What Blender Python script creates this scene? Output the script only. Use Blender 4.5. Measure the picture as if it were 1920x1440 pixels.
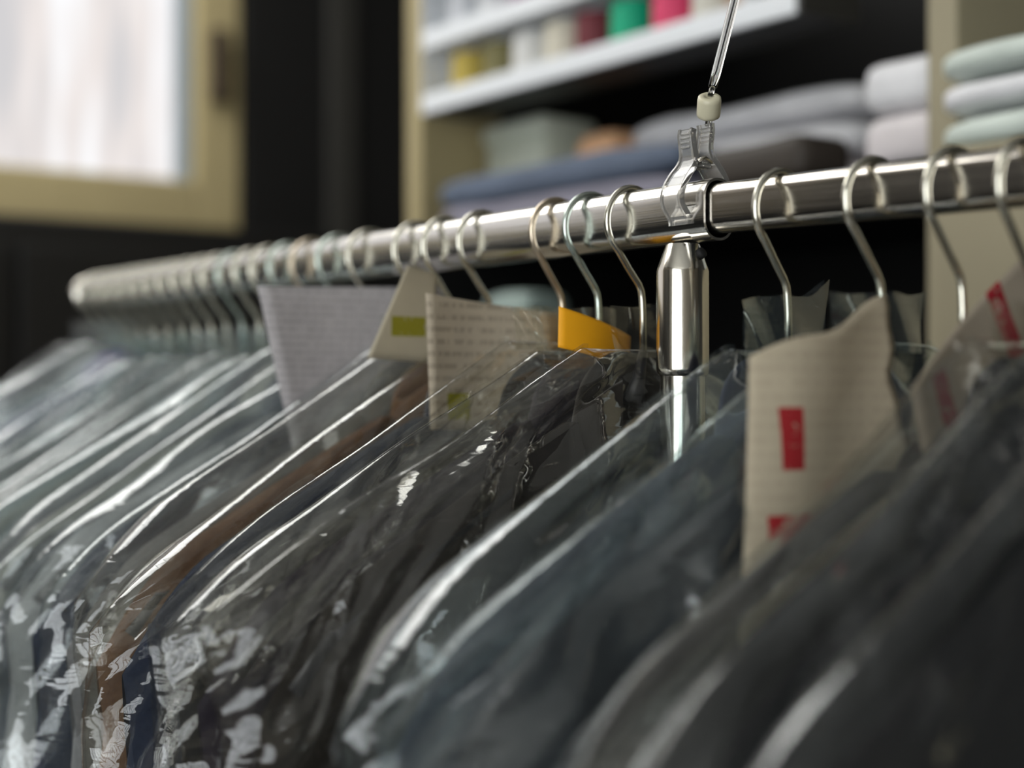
import bpy, bmesh, math, random
import numpy as np
from mathutils import Vector, Matrix

# ------------------------------------------------------------------ clear
for o in list(bpy.data.objects):
    bpy.data.objects.remove(o, do_unlink=True)
scene = bpy.context.scene
COL = scene.collection

# ------------------------------------------------------------------ camera
RAIL_Z = 1.48            # centre line of the clothes rail
TOP = RAIL_Z + 0.0143    # top of the outer rail (hooks hang from here)
cam_d = bpy.data.cameras.new('camera')
cam = bpy.data.objects.new('camera', cam_d)
COL.objects.link(cam)
cam.location = (-0.478, -0.518, 1.40)
cam.rotation_euler = (math.radians(90), 0, math.radians(-36))
cam_d.sensor_width = 36.0
cam_d.lens = 2800 / 1920 * 36
cam_d.clip_start = 0.02
cam_d.dof.use_dof = True
cam_d.dof.focus_distance = 0.695
cam_d.dof.aperture_fstop = 3.4
cam_d.dof.aperture_blades = 0
scene.camera = cam

# ------------------------------------------------------------------ world and light
W = bpy.data.worlds.new('world'); scene.world = W
W.use_nodes = True
W.node_tree.nodes['Background'].inputs[0].default_value = (0.55, 0.65, 0.75, 1)
W.node_tree.nodes['Background'].inputs[1].default_value = 0.6


# daylight comes through the far window and an added shop window (their lit panes emit), the lamps hang from the ceiling
scene.view_settings.view_transform = 'Standard'
scene.view_settings.look = 'None'
scene.view_settings.exposure = 0.15
scene.view_settings.gamma = 1.0
scene.view_settings.use_curve_mapping = False
scene.cycles.transparent_max_bounces = 32
scene.cycles.max_bounces = 8
scene.cycles.use_adaptive_sampling = True
scene.cycles.adaptive_threshold = 0.025
scene.cycles.glossy_bounces = 3
scene.cycles.transmission_bounces = 8
scene.cycles.diffuse_bounces = 3
scene.cycles.caustics_reflective = False
scene.cycles.caustics_refractive = False
scene.cycles.sample_clamp_indirect = 4.0
scene.cycles.use_denoising = True
scene.cycles.use_light_tree = False

# ------------------------------------------------------------------ materials


def new_mat(name):
    m = bpy.data.materials.new(name); m.use_nodes = True
    nt = m.node_tree; nt.nodes.clear()
    out = nt.nodes.new('ShaderNodeOutputMaterial')
    return m, nt, out


def nd(nt, typ, **kw):
    n = nt.nodes.new(typ)
    for k, v in kw.items():
        setattr(n, k, v)
    return n


def principled(name, col, rough=0.6, metal=0.0, spec=0.5, var=0.0, vscale=30, bump=0.0, bscale=200, stretch=None,
               sheen=0.0, transmission=0.0, ior=1.45, sss=0.0):
    m, nt, out = new_mat(name)
    b = nd(nt, 'ShaderNodeBsdfPrincipled')
    b.inputs['Base Color'].default_value = (*col, 1)
    b.inputs['Roughness'].default_value = rough
    b.inputs['Metallic'].default_value = metal
    b.inputs['Specular IOR Level'].default_value = spec
    b.inputs['Sheen Weight'].default_value = sheen
    b.inputs['Transmission Weight'].default_value = transmission
    b.inputs['IOR'].default_value = ior
    b.inputs['Subsurface Weight'].default_value = sss
    nt.links.new(b.outputs[0], out.inputs[0])
    tc = nd(nt, 'ShaderNodeTexCoord')
    src = tc.outputs['Object']
    if stretch:
        mp = nd(nt, 'ShaderNodeMapping'); mp.inputs['Scale'].default_value = stretch
        nt.links.new(src, mp.inputs[0]); src = mp.outputs[0]
    if var > 0:
        n = nd(nt, 'ShaderNodeTexNoise'); n.inputs['Scale'].default_value = vscale; n.inputs['Detail'].default_value = 4
        nt.links.new(src, n.inputs['Vector'])
        r = nd(nt, 'ShaderNodeValToRGB')
        r.color_ramp.elements[0].position = 0.3; r.color_ramp.elements[1].position = 0.7
        r.color_ramp.elements[0].color = (*[c * (1 - var) for c in col], 1)
        r.color_ramp.elements[1].color = (*[min(1, c * (1 + var)) for c in col], 1)
        nt.links.new(n.outputs['Fac'], r.inputs[0]); nt.links.new(r.outputs[0], b.inputs['Base Color'])
    if bump > 0:
        n2 = nd(nt, 'ShaderNodeTexNoise'); n2.inputs['Scale'].default_value = bscale; n2.inputs['Detail'].default_value = 3
        nt.links.new(src, n2.inputs['Vector'])
        bp = nd(nt, 'ShaderNodeBump'); bp.inputs['Strength'].default_value = bump; bp.inputs['Distance'].default_value = 0.001
        nt.links.new(n2.outputs['Fac'], bp.inputs['Height']); nt.links.new(bp.outputs[0], b.inputs['Normal'])
    return m


def film_mat(name, tint=(0.93, 0.95, 0.95), haze=0.014, hazecol=(0.8, 0.86, 0.86), base=0.072, edge=0.9, rough=0.04, bump=0.3, scale=1.0):
    """thin clear polythene: transparent with a glossy skin that grows at grazing angles, a little milky haze, crinkles"""
    m, nt, out = new_mat(name)
    tc = nd(nt, 'ShaderNodeTexCoord')
    mp = nd(nt, 'ShaderNodeMapping')
    mp.inputs['Rotation'].default_value = (0, math.radians(32), 0)
    mp.inputs['Scale'].default_value = (14 * scale, 40 * scale, 230 * scale)
    nt.links.new(tc.outputs['Object'], mp.inputs[0])
    n1 = nd(nt, 'ShaderNodeTexNoise'); n1.inputs['Scale'].default_value = 1.0; n1.inputs['Detail'].default_value = 1.5
    n1.inputs['Distortion'].default_value = 0.4
    nt.links.new(mp.outputs[0], n1.inputs['Vector'])
    bp = nd(nt, 'ShaderNodeBump'); bp.inputs['Strength'].default_value = bump; bp.inputs['Distance'].default_value = 0.0016
    nt.links.new(n1.outputs['Fac'], bp.inputs['Height'])
    lw = nd(nt, 'ShaderNodeLayerWeight'); lw.inputs['Blend'].default_value = 0.5
    nt.links.new(bp.outputs[0], lw.inputs['Normal'])
    pw = nd(nt, 'ShaderNodeMath', operation='POWER'); pw.inputs[1].default_value = 3.0
    nt.links.new(lw.outputs['Facing'], pw.inputs[0])
    ml = nd(nt, 'ShaderNodeMath', operation='MULTIPLY_ADD'); ml.inputs[1].default_value = edge; ml.inputs[2].default_value = base
    ml.use_clamp = True
    nt.links.new(pw.outputs[0], ml.inputs[0])
    tr = nd(nt, 'ShaderNodeBsdfTransparent'); tr.inputs[0].default_value = (*tint, 1)
    gl = nd(nt, 'ShaderNodeBsdfGlossy'); gl.inputs['Roughness'].default_value = rough
    gl.inputs['Color'].default_value = (0.95, 0.97, 0.97, 1)
    nt.links.new(bp.outputs[0], gl.inputs['Normal'])
    df = nd(nt, 'ShaderNodeBsdfDiffuse'); df.inputs[0].default_value = (*hazecol, 1)
    nt.links.new(bp.outputs[0], df.inputs['Normal'])
    hz = df
    m1 = nd(nt, 'ShaderNodeMixShader'); m1.inputs[0].default_value = haze
    nt.links.new(tr.outputs[0], m1.inputs[1]); nt.links.new(hz.outputs[0], m1.inputs[2])
    m2 = nd(nt, 'ShaderNodeMixShader')
    nt.links.new(ml.outputs[0], m2.inputs[0]); nt.links.new(m1.outputs[0], m2.inputs[1]); nt.links.new(gl.outputs[0], m2.inputs[2])
    nt.links.new(m2.outputs[0], out.inputs[0])
    return m


def paper_mat(name, col, ink=(0.2, 0.15, 0.1), lines=0.0, line_scale=140, marks=None, word=60):
    """kraft or copy paper with printed rows; marks = [(cx, cz, rx, rz, colour)] printed patches in object space"""
    m, nt, out = new_mat(name)
    b = nd(nt, 'ShaderNodeBsdfPrincipled'); b.inputs['Roughness'].default_value = 0.85
    b.inputs['Specular IOR Level'].default_value = 0.2
    tc = nd(nt, 'ShaderNodeTexCoord'); sp = nd(nt, 'ShaderNodeSeparateXYZ')
    nt.links.new(tc.outputs['Object'], sp.inputs[0])
    n = nd(nt, 'ShaderNodeTexNoise'); n.inputs['Scale'].default_value = 60; n.inputs['Detail'].default_value = 5
    nt.links.new(tc.outputs['Object'], n.inputs['Vector'])
    r = nd(nt, 'ShaderNodeValToRGB')
    r.color_ramp.elements[0].color = (*[c * 0.86 for c in col], 1); r.color_ramp.elements[1].color = (*[min(1, c * 1.1) for c in col], 1)
    nt.links.new(n.outputs['Fac'], r.inputs[0])
    cur = r.outputs[0]
    if lines > 0:
        w = nd(nt, 'ShaderNodeTexWave', wave_type='BANDS', bands_direction='Z'); w.inputs['Scale'].default_value = line_scale
        nt.links.new(tc.outputs['Object'], w.inputs['Vector'])
        mp = nd(nt, 'ShaderNodeMapping'); mp.inputs['Scale'].default_value = (word * 6, 1, line_scale * 1.2)
        nt.links.new(tc.outputs['Object'], mp.inputs[0])
        n2 = nd(nt, 'ShaderNodeTexNoise'); n2.inputs['Scale'].default_value = 1.0; n2.inputs['Detail'].default_value = 2
        nt.links.new(mp.outputs[0], n2.inputs['Vector'])
        a = nd(nt, 'ShaderNodeMath', operation='GREATER_THAN'); a.inputs[1].default_value = 0.62
        nt.links.new(w.outputs['Fac'], a.inputs[0])
        c = nd(nt, 'ShaderNodeMath', operation='GREATER_THAN'); c.inputs[1].default_value = 0.47
        nt.links.new(n2.outputs['Fac'], c.inputs[0])
        d = nd(nt, 'ShaderNodeMath', operation='MULTIPLY'); nt.links.new(a.outputs[0], d.inputs[0]); nt.links.new(c.outputs[0], d.inputs[1])
        e = nd(nt, 'ShaderNodeMath', operation='MULTIPLY'); e.inputs[1].default_value = lines
        nt.links.new(d.outputs[0], e.inputs[0])
        mx = nd(nt, 'ShaderNodeMixRGB'); mx.inputs[2].default_value = (*ink, 1)
        nt.links.new(e.outputs[0], mx.inputs[0]); nt.links.new(cur, mx.inputs[1]); cur = mx.outputs[0]
    for (cx, cz, rx, rz, mc) in (marks or []):
        dx = nd(nt, 'ShaderNodeMath', operation='SUBTRACT'); dx.inputs[1].default_value = cx; nt.links.new(sp.outputs[0], dx.inputs[0])
        dz = nd(nt, 'ShaderNodeMath', operation='SUBTRACT'); dz.inputs[1].default_value = cz; nt.links.new(sp.outputs[2], dz.inputs[0])
        ax = nd(nt, 'ShaderNodeMath', operation='ABSOLUTE'); nt.links.new(dx.outputs[0], ax.inputs[0])
        az = nd(nt, 'ShaderNodeMath', operation='ABSOLUTE'); nt.links.new(dz.outputs[0], az.inputs[0])
        lx = nd(nt, 'ShaderNodeMath', operation='LESS_THAN'); lx.inputs[1].default_value = rx; nt.links.new(ax.outputs[0], lx.inputs[0])
        lz = nd(nt, 'ShaderNodeMath', operation='LESS_THAN'); lz.inputs[1].default_value = rz; nt.links.new(az.outputs[0], lz.inputs[0])
        pm = nd(nt, 'ShaderNodeMath', operation='MULTIPLY'); nt.links.new(lx.outputs[0], pm.inputs[0]); nt.links.new(lz.outputs[0], pm.inputs[1])
        nn = nd(nt, 'ShaderNodeTexNoise'); nn.inputs['Scale'].default_value = 420; nt.links.new(tc.outputs['Object'], nn.inputs['Vector'])
        gt = nd(nt, 'ShaderNodeMath', operation='GREATER_THAN'); gt.inputs[1].default_value = 0.33; nt.links.new(nn.outputs['Fac'], gt.inputs[0])
        p2 = nd(nt, 'ShaderNodeMath', operation='MULTIPLY'); nt.links.new(pm.outputs[0], p2.inputs[0]); nt.links.new(gt.outputs[0], p2.inputs[1])
        mx = nd(nt, 'ShaderNodeMixRGB'); mx.inputs[2].default_value = (*mc, 1)
        nt.links.new(p2.outputs[0], mx.inputs[0]); nt.links.new(cur, mx.inputs[1]); cur = mx.outputs[0]
    nt.links.new(cur, b.inputs['Base Color'])
    tl = nd(nt, 'ShaderNodeBsdfTranslucent'); nt.links.new(cur, tl.inputs[0])
    ms = nd(nt, 'ShaderNodeMixShader'); ms.inputs[0].default_value = 0.25
    nt.links.new(b.outputs[0], ms.inputs[1]); nt.links.new(tl.outputs[0], ms.inputs[2])
    nt.links.new(ms.outputs[0], out.inputs[0])
    return m


def emit_mat(name, col, strength):
    m, nt, out = new_mat(name)
    e = nd(nt, 'ShaderNodeEmission'); e.inputs[0].default_value = (*col, 1); e.inputs[1].default_value = strength
    nt.links.new(e.outputs[0], out.inputs[0])
    return m


def lit_pane_mat(name, strength):
    """frosted pane lit by the daylight outside, soft upright shapes of the street behind it"""
    m, nt, out = new_mat(name)
    tc = nd(nt, 'ShaderNodeTexCoord'); mp = nd(nt, 'ShaderNodeMapping')
    mp.inputs['Scale'].default_value = (9, 1, 1.2)
    nt.links.new(tc.outputs['Object'], mp.inputs[0])
    n = nd(nt, 'ShaderNodeTexNoise'); n.inputs['Scale'].default_value = 1.6; n.inputs['Detail'].default_value = 2
    nt.links.new(mp.outputs[0], n.inputs['Vector'])
    r = nd(nt, 'ShaderNodeValToRGB')
    els = r.color_ramp.elements
    els[0].position = 0.35; els[0].color = (0.52, 0.51, 0.52, 1)
    els[1].position = 0.62; els[1].color = (0.80, 0.81, 0.83, 1)
    e2 = els.new(0.47); e2.color = (0.68, 0.63, 0.61, 1)
    nt.links.new(n.outputs['Fac'], r.inputs[0])
    e = nd(nt, 'ShaderNodeEmission'); e.inputs[1].default_value = strength
    nt.links.new(r.outputs[0], e.inputs[0])
    nt.links.new(e.outputs[0], out.inputs[0])
    return m


def rail_mat(name, col, rough, dirt=0.12, stretch=(900, 14, 900)):
    m, nt, out = new_mat(name)
    b = nd(nt, 'ShaderNodeBsdfPrincipled'); b.inputs['Metallic'].default_value = 1.0
    b.inputs['Base Color'].default_value = (*col, 1)
    tc = nd(nt, 'ShaderNodeTexCoord'); mp = nd(nt, 'ShaderNodeMapping'); mp.inputs['Scale'].default_value = stretch
    nt.links.new(tc.outputs['Object'], mp.inputs[0])
    n = nd(nt, 'ShaderNodeTexNoise'); n.inputs['Scale'].default_value = 1.0; n.inputs['Detail'].default_value = 5
    nt.links.new(mp.outputs[0], n.inputs['Vector'])
    mr = nd(nt, 'ShaderNodeMapRange'); mr.inputs['From Min'].default_value = 0.3; mr.inputs['From Max'].default_value = 0.75
    mr.inputs['To Min'].default_value = rough; mr.inputs['To Max'].default_value = rough + dirt
    nt.links.new(n.outputs['Fac'], mr.inputs[0]); nt.links.new(mr.outputs[0], b.inputs['Roughness'])
    bp = nd(nt, 'ShaderNodeBump'); bp.inputs['Strength'].default_value = 0.12; bp.inputs['Distance'].default_value = 0.0002
    nt.links.new(n.outputs['Fac'], bp.inputs['Height']); nt.links.new(bp.outputs[0], b.inputs['Normal'])
    nt.links.new(b.outputs[0], out.inputs[0])
    return m


M = {}
M['rail'] = rail_mat('brushed_steel_rail', (0.74, 0.73, 0.70), 0.13)
M['rail_in'] = rail_mat('brushed_steel_inner_rail', (0.70, 0.66, 0.60), 0.13)
M['chrome'] = rail_mat('brushed_chrome', (0.66, 0.63, 0.56), 0.13, 0.08, (700, 700, 8))
M['wire'] = principled('zinc_wire', (0.72, 0.70, 0.60), 0.22, 1.0, var=0.08, vscale=80)
M['wire_green'] = principled('green_zinc_wire', (0.58, 0.66, 0.60), 0.25, 1.0, var=0.08, vscale=80)
M['wire_rust'] = principled('rusty_wire', (0.70, 0.60, 0.46), 0.28, 1.0, var=0.25, vscale=60)
M['hanger_body'] = principled('dark_plastic_hanger', (0.02, 0.02, 0.022), 0.4)
M['black_gap'] = principled('black_rubber', (0.01, 0.01, 0.01), 0.7)
M['clip'] = principled('clear_plastic', (0.97, 0.95, 0.90), 0.05, 0.0, transmission=0.80, ior=1.42)
M['acrylic'] = principled('acrylic_rod', (0.98, 0.98, 0.96), 0.02, 0.0, transmission=1.0, ior=1.47)
M['cream'] = principled('cream_plastic', (0.66, 0.62, 0.45), 0.35, sss=0.0, spec=0.5)
M['film'] = film_mat('clear_film')
M['film_cool'] = film_mat('cool_clear_film', tint=(0.90, 0.945, 0.95), haze=0.016, hazecol=(0.66, 0.84, 0.88), base=0.065)
M['film_warm'] = film_mat('warm_clear_film', tint=(0.95, 0.945, 0.92), haze=0.010, hazecol=(0.86, 0.84, 0.76), base=0.052)
M['film_dark'] = film_mat('dull_clear_film', tint=(0.90, 0.91, 0.91), haze=0.008, base=0.05, edge=0.75)
M['film_milky'] = film_mat('milky_film', tint=(0.90, 0.92, 0.92), haze=0.06, base=0.08, hazecol=(0.84, 0.86, 0.86), rough=0.12)
M['beige'] = principled('olive_beige_paint', (0.42, 0.35, 0.185), 0.6, var=0.06, vscale=6)
M['beige_dull'] = principled('dull_beige_paint', (0.34, 0.30, 0.20), 0.65, var=0.06, vscale=6)
M['wall'] = principled('wall_paint', (0.50, 0.46, 0.38), 0.85, var=0.05, vscale=4)
M['wall_brown'] = principled('brown_wall_paint', (0.20, 0.18, 0.15), 0.85, var=0.05, vscale=4)
M['dark'] = principled('black_laminate', (0.008, 0.008, 0.008), 0.5)
M['dark2'] = principled('charcoal_laminate', (0.035, 0.034, 0.030), 0.55)
M['grey'] = principled('blue_grey_aluminium', (0.25, 0.30, 0.34), 0.5)
M['latch'] = principled('brown_latch_metal', (0.05, 0.035, 0.022), 0.5)
M['white'] = principled('white_plastic', (0.84, 0.87, 0.90), 0.45)
M['floor'] = principled('grey_floor', (0.10, 0.10, 0.10), 0.6, var=0.1, vscale=5)
M['ceiling'] = principled('ceiling_paint', (0.80, 0.79, 0.75), 0.9)

# ------------------------------------------------------------------ mesh helpers


def mesh_obj(name, verts, faces, mat=None, parent=None, smooth=False, loc=None, slot_obj=False):
    me = bpy.data.meshes.new(name)
    me.from_pydata([tuple(map(float, v)) for v in verts], [], [tuple(map(int, f)) for f in faces])
    if smooth:
        me.polygons.foreach_set('use_smooth', [True] * len(me.polygons))
    me.update()
    o = bpy.data.objects.new(name, me); COL.objects.link(o)
    if mat is not None:
        me.materials.append(mat)
    if parent is not None:
        o.parent = parent
    if loc is not None:
        o.location = loc
    return o


def empty(name, loc=(0, 0, 0), rotz=0.0):
    o = bpy.data.objects.new(name, None); COL.objects.link(o)
    o.location = loc; o.rotation_euler = (0, 0, rotz); o.empty_display_size = 0.02
    return o


def tag(o, label, cat, group=None, kind=None):
    o['label'] = label
    if cat: o['category'] = cat
    if group: o['group'] = group
    if kind: o['kind'] = kind
    return o


def struct(o, label=None, cat=None):
    o['kind'] = 'structure'
    if label: o['label'] = label
    if cat: o['category'] = cat
    return o


class MB:
    def __init__(self):
        self.v = []; self.f = []

    def add(self, verts, faces):
        n = len(self.v)
        self.v += [tuple(v) for v in verts]
        self.f += [tuple(i + n for i in f) for f in faces]
        return self

    def box(self, x0, x1, y0, y1, z0, z1, b=0.0):
        if b <= 0:
            v = [(x, y, z) for x in (x0, x1) for y in (y0, y1) for z in (z0, z1)]
            f = [(0, 1, 3, 2), (4, 6, 7, 5), (0, 4, 5, 1), (2, 3, 7, 6), (0, 2, 6, 4), (1, 5, 7, 3)]
            return self.add(v, f)
        bm = bmesh.new()
        bmesh.ops.create_cube(bm, size=1)
        for vv in bm.verts:
            vv.co = Vector(((x0 + x1) / 2 + vv.co.x * (x1 - x0), (y0 + y1) / 2 + vv.co.y * (y1 - y0), (z0 + z1) / 2 + vv.co.z * (z1 - z0)))
        bmesh.ops.bevel(bm, geom=list(bm.edges), offset=b, segments=2, affect='EDGES', profile=0.5)
        bm.verts.index_update()
        self.add([tuple(v.co) for v in bm.verts], [tuple(v.index for v in f.verts) for f in bm.faces])
        bm.free()
        return self

    def lathe(self, prof, seg=24, cx=0, cy=0, cap=True, sy=1.0):
        v = []; f = []
        n = len(prof)
        for (r, z) in prof:
            for k in range(seg):
                a = 2 * math.pi * k / seg
                v.append((cx + r * math.cos(a), cy + r * math.sin(a) * sy, z))
        for i in range(n - 1):
            for k in range(seg):
                k2 = (k + 1) % seg
                f.append((i * seg + k, i * seg + k2, (i + 1) * seg + k2, (i + 1) * seg + k))
        if cap:
            f.append(tuple(reversed(range(seg))))
            f.append(tuple(range((n - 1) * seg, n * seg)))
        return self.add(v, f)

    def tube(self, pts, r, seg=10, cap=True):
        pts = [Vector(p) for p in pts]
        n = len(pts)
        rad = r if hasattr(r, '__len__') else [r] * n
        t0 = (pts[1] - pts[0]).normalized()
        up = Vector((0, 1, 0)) if abs(t0.y) < 0.9 else Vector((1, 0, 0))
        nrm = t0.cross(up).normalized()
        v = []; f = []
        for i, p in enumerate(pts):
            if i == 0: t = t0
            elif i == n - 1: t = (pts[-1] - pts[-2]).normalized()
            else: t = (pts[i + 1] - pts[i - 1]).normalized()
            nrm = (nrm - t * nrm.dot(t)).normalized()
            bn = t.cross(nrm)
            for k in range(seg):
                a = 2 * math.pi * k / seg
                v.append(tuple(p + (nrm * math.cos(a) + bn * math.sin(a)) * rad[i]))
        for i in range(n - 1):
            for k in range(seg):
                k2 = (k + 1) % seg
                f.append((i * seg + k, i * seg + k2, (i + 1) * seg + k2, (i + 1) * seg + k))
        if cap:
            f.append(tuple(reversed(range(seg)))); f.append(tuple(range((n - 1) * seg, n * seg)))
        return self.add(v, f)

    def grid(self, P, flip=False):
        """P: array (rows, cols, 3)"""
        R, C = P.shape[:2]
        f = []
        for i in range(R - 1):
            for j in range(C - 1):
                q = (i * C + j, i * C + j + 1, (i + 1) * C + j + 1, (i + 1) * C + j)
                f.append(q[::-1] if flip else q)
        return self.add(P.reshape(-1, 3).tolist(), f)

    def build(self, name, mat, parent=None, smooth=False, loc=None):
        return mesh_obj(name, self.v, self.f, mat, parent, smooth, loc)


def auto_smooth(o, ang=40):
    me = o.data
    me.polygons.foreach_set('use_smooth', [True] * len(me.polygons))
    bm = bmesh.new(); bm.from_mesh(me)
    for e in bm.edges:
        if len(e.link_faces) == 2 and e.calc_face_angle(0) > math.radians(ang):
            e.smooth = False
    bm.to_mesh(me); bm.free()
    return o


def rounded_rect(w, h, r, n=8):
    pts = []
    for (cx, cz, a0) in ((w / 2 - r, h / 2 - r, 0), (-w / 2 + r, h / 2 - r, 90), (-w / 2 + r, -h / 2 + r, 180), (w / 2 - r, -h / 2 + r, 270)):
        for k in range(n + 1):
            a = math.radians(a0 + 90 * k / n)
            pts.append((cx + r * math.cos(a), cz + r * math.sin(a)))
    return pts


def copy_tree(o, parent=None):
    c = o.copy(); COL.objects.link(c)
    if parent is not None: c.parent = parent
    for ch in list(o.children):
        copy_tree(ch, c)
    return c


# ------------------------------------------------------------------ the room
X0, X1, Y0, Y1, ZC = -2.5, 1.45, -2.6, 2.2, 2.9
struct(MB().box(X0 - .1, X1 + .1, Y0 - .1, Y1 + .1, -0.1, 0).build('floor', M['floor']), 'dark grey shop floor under the clothes rack', 'floor')
struct(MB().box(X0 - .1, X1 + .1, Y0 - .1, Y1 + .1, ZC, ZC + .1).build('ceiling', M['ceiling']), 'plain pale ceiling of the shop', 'ceiling')
struct(MB().box(X1, X1 + .1, Y0, Y1, 0, ZC).build('wall_right', M['dark2']), 'dark wall behind the shelving', 'wall')
struct(MB().box(X0, X1, Y0 - .1, Y0, 0, ZC).build('wall_back', M['wall_brown']), 'brown wall at the back of the shop', 'wall')
# left wall with an opening for the added shop window
wl = MB()
SW = (-2.5, -0.05, 0.6, 2.75)
wl.box(X0 - .1, X0, Y0, SW[0], 0, ZC).box(X0 - .1, X0, SW[1], Y1, 0, ZC).box(X0 - .1, X0, SW[0], SW[1], 0, SW[2]).box(X0 - .1, X0, SW[0], SW[1], SW[3], ZC)
struct(wl.build('wall_left', M['wall']), 'beige wall with the added shop window', 'wall')
# far wall with the window the photograph shows
WX0, WX1, WZ0, WZ1 = -1.9, 0.80, 1.72, 2.82
wf = MB()
wf.box(X0, WX0, Y1, Y1 + .1, 0, ZC).box(WX1, X1, Y1, Y1 + .1, 0, ZC).box(WX0, WX1, Y1, Y1 + .1, 0, WZ0).box(WX0, WX1, Y1, Y1 + .1, WZ1, ZC)
struct(wf.build('wall_far', M['wall']), 'beige wall around the bright window', 'wall')
win = empty('window_1', (0, Y1, WZ0))
struct(win, 'bright frosted window in a beige frame above the rail end', 'window')


def part(o, parent):
    """parent keeping the world position of an object built in world coordinates"""
    o.parent = parent
    o.matrix_parent_inverse = Matrix.Translation(parent.location).inverted() if parent.rotation_euler.z == 0 else parent.matrix_world.inverted()
    return o


part(MB().box(WX1 - .075, WX1 + .015, Y1 - .03, Y1 + .05, WZ0 - .02, WZ1, .006).build('frame_side', M['beige']), win)
part(MB().box(WX0, WX1 - .075, Y1 - .03, Y1 + .05, WZ0 - .02, WZ0 + .072, .006).build('frame_bottom', M['beige']), win)
part(MB().box(WX0, WX1 - .075, Y1 - .012, Y1 + .05, WZ0 - .045, WZ0 - .02, .004).build('window_sill', M['beige']), win)
part(MB().box(WX0, WX1 - .075, Y1 - .03, Y1 + .05, WZ1 - .06, WZ1, .006).build('frame_top', M['beige']), win)
part(MB().box(WX0 - .015, WX0 + .06, Y1 - .03, Y1 + .05, WZ0 - .02, WZ1, .006).build('frame_side', M['beige']), win)
part(MB().box(WX1 - .100, WX1 - .075, Y1 - .005, Y1 + .05, WZ0 + .072, WZ1 - .06, .003).build('sash_edge', M['grey']), win)
part(MB().box(WX1 - .052, WX1 - .018, Y1 - .055, Y1 - .03, 1.945, 2.088, .006).build('latch', M['latch']), win)
pane = MB().box(WX0 + .06, WX1 - .100, Y1 + .03, Y1 + .036, WZ0 + .072, WZ1 - .06).build('pane', lit_pane_mat('daylit_frosted_pane', 1.15))
part(pane, win)
# unseen shop window, added in the left wall as a fill light
sw = empty('added_shop_window', (X0, SW[0], SW[2])); struct(sw, 'large unseen shop window added in the left wall as fill light', 'window')
fr = MB()
fr.box(X0 - .08, X0 - .02, SW[0], SW[0] + .05, SW[2], SW[3]).box(X0 - .08, X0 - .02, SW[1] - .05, SW[1], SW[2], SW[3])
fr.box(X0 - .08, X0 - .02, SW[0], SW[1], SW[2], SW[2] + .05).box(X0 - .08, X0 - .02, SW[0], SW[1], SW[3] - .05, SW[3])
part(fr.build('frame', M['beige']), sw)
for k in range(1, 6):  # bars added to break the pane's reflections in the film into streaks
    yy = SW[0] + (SW[1] - SW[0]) * k / 6
    part(MB().box(X0 - .07, X0 - .02, yy - .03, yy + .03, SW[2] + .05, SW[3] - .05).build('mullion', M['beige']), sw)
for k in (1, 2):
    zz = SW[2] + (SW[3] - SW[2]) * k / 3
    part(MB().box(X0 - .065, X0 - .025, SW[0] + .05, SW[1] - .05, zz - .02, zz + .02).build('transom', M['beige']), sw)
part(MB().box(X0 - .06, X0 - .05, SW[0] + .05, SW[1] - .05, SW[2] + .05, SW[3] - .05).build('pane', emit_mat('added_shop_pane_glow', (0.95, 0.98, 1.0), 4.8)), sw)  # added glowing pane, lights tags and bags from the camera's left
# doors and dark wall to the right of the window
dr = empty('door_1', (1.04, Y1 - .02, 0)); struct(dr, 'black double door beside the window', 'door')
part(MB().box(0.822, 1.008, Y1 - .03, Y1, 0.0, 2.4, .004).build('door_leaf', M['dark']), dr)
part(MB().box(1.071, 1.36, Y1 - .03, Y1, 0.0, 2.4, .004).build('door_leaf', M['dark']), dr)
part(MB().box(1.008, 1.071, Y1 - .045, Y1, 0.0, 2.4, .004).build('door_post', M['dark2']), dr)
# dark cupboard under the window
cb = empty('low_cupboard', (0, 2.0, 0))
part(MB().box(-2.0, 0.85, 1.86, 2.16, 0, 1.668, .004).build('body', M['dark']), cb)
part(MB().box(0.28, 0.83, 1.842, 1.86, 0.1, 1.62, .003).build('cupboard_door', M['dark']), cb)
part(MB().box(-0.29, 0.26, 1.842, 1.86, 0.1, 1.62, .003).build('cupboard_door', M['dark']), cb)
part(MB().box(-1.18, -0.31, 1.842, 1.86, 0.1, 1.62, .003).build('cupboard_door', M['dark']), cb)
tag(cb, 'black cupboard standing under the bright window', 'cupboard')

wd = empty('added_wardrobe', (-2.28, 1.32, 0))  # unseen dark body, added so the near rail reflects something dark
MB().box(-.20, .16, -.66, .64, 0, 2.35, .006).build('body', M['dark2'], wd)
for k in (-1, 1):
    d = MB().box(.16, .178, min(0.004 * k, .62 * k), max(0.004 * k, .62 * k), .08, 2.3, .003).build('added_wardrobe_door', M['dark2'], wd)
    MB().tube([(.178, .05 * k, 1.0), (.20, .05 * k, 1.0), (.20, .05 * k, 1.15), (.178, .05 * k, 1.15)], .006, 8).build('handle', M['chrome'], d, True)
tag(wd, 'tall unseen charcoal wardrobe added to darken the rail reflection', 'wardrobe')
# ceiling lamp: a long fluorescent fitting over the aisle (out of frame, its reflection runs along the rail)
lamp_glow = emit_mat('lamp_diffuser', (1.0, 0.985, 0.95), 6.0)
for (LX, LY, lab) in ((0.16, 1.62, 'white ceiling lamp nearest above the rail'), (-0.42, 1.62, 'white ceiling lamp over the aisle beside the rail'),
                      (-1.0, 1.62, 'white ceiling lamp farthest from the rail, near the window wall')):
    lamp = empty('ceiling_lamp', (LX, LY, 2.84))
    MB().box(-.285, .285, -.56, .56, 0.0, 0.06, .008).build('housing', M['white'], lamp)
    MB().box(-.275, .275, -.55, .55, -0.012, 0.0).build('diffuser', lamp_glow, lamp)
    tag(lamp, lab, 'lamp', 'ceiling lamps')

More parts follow.
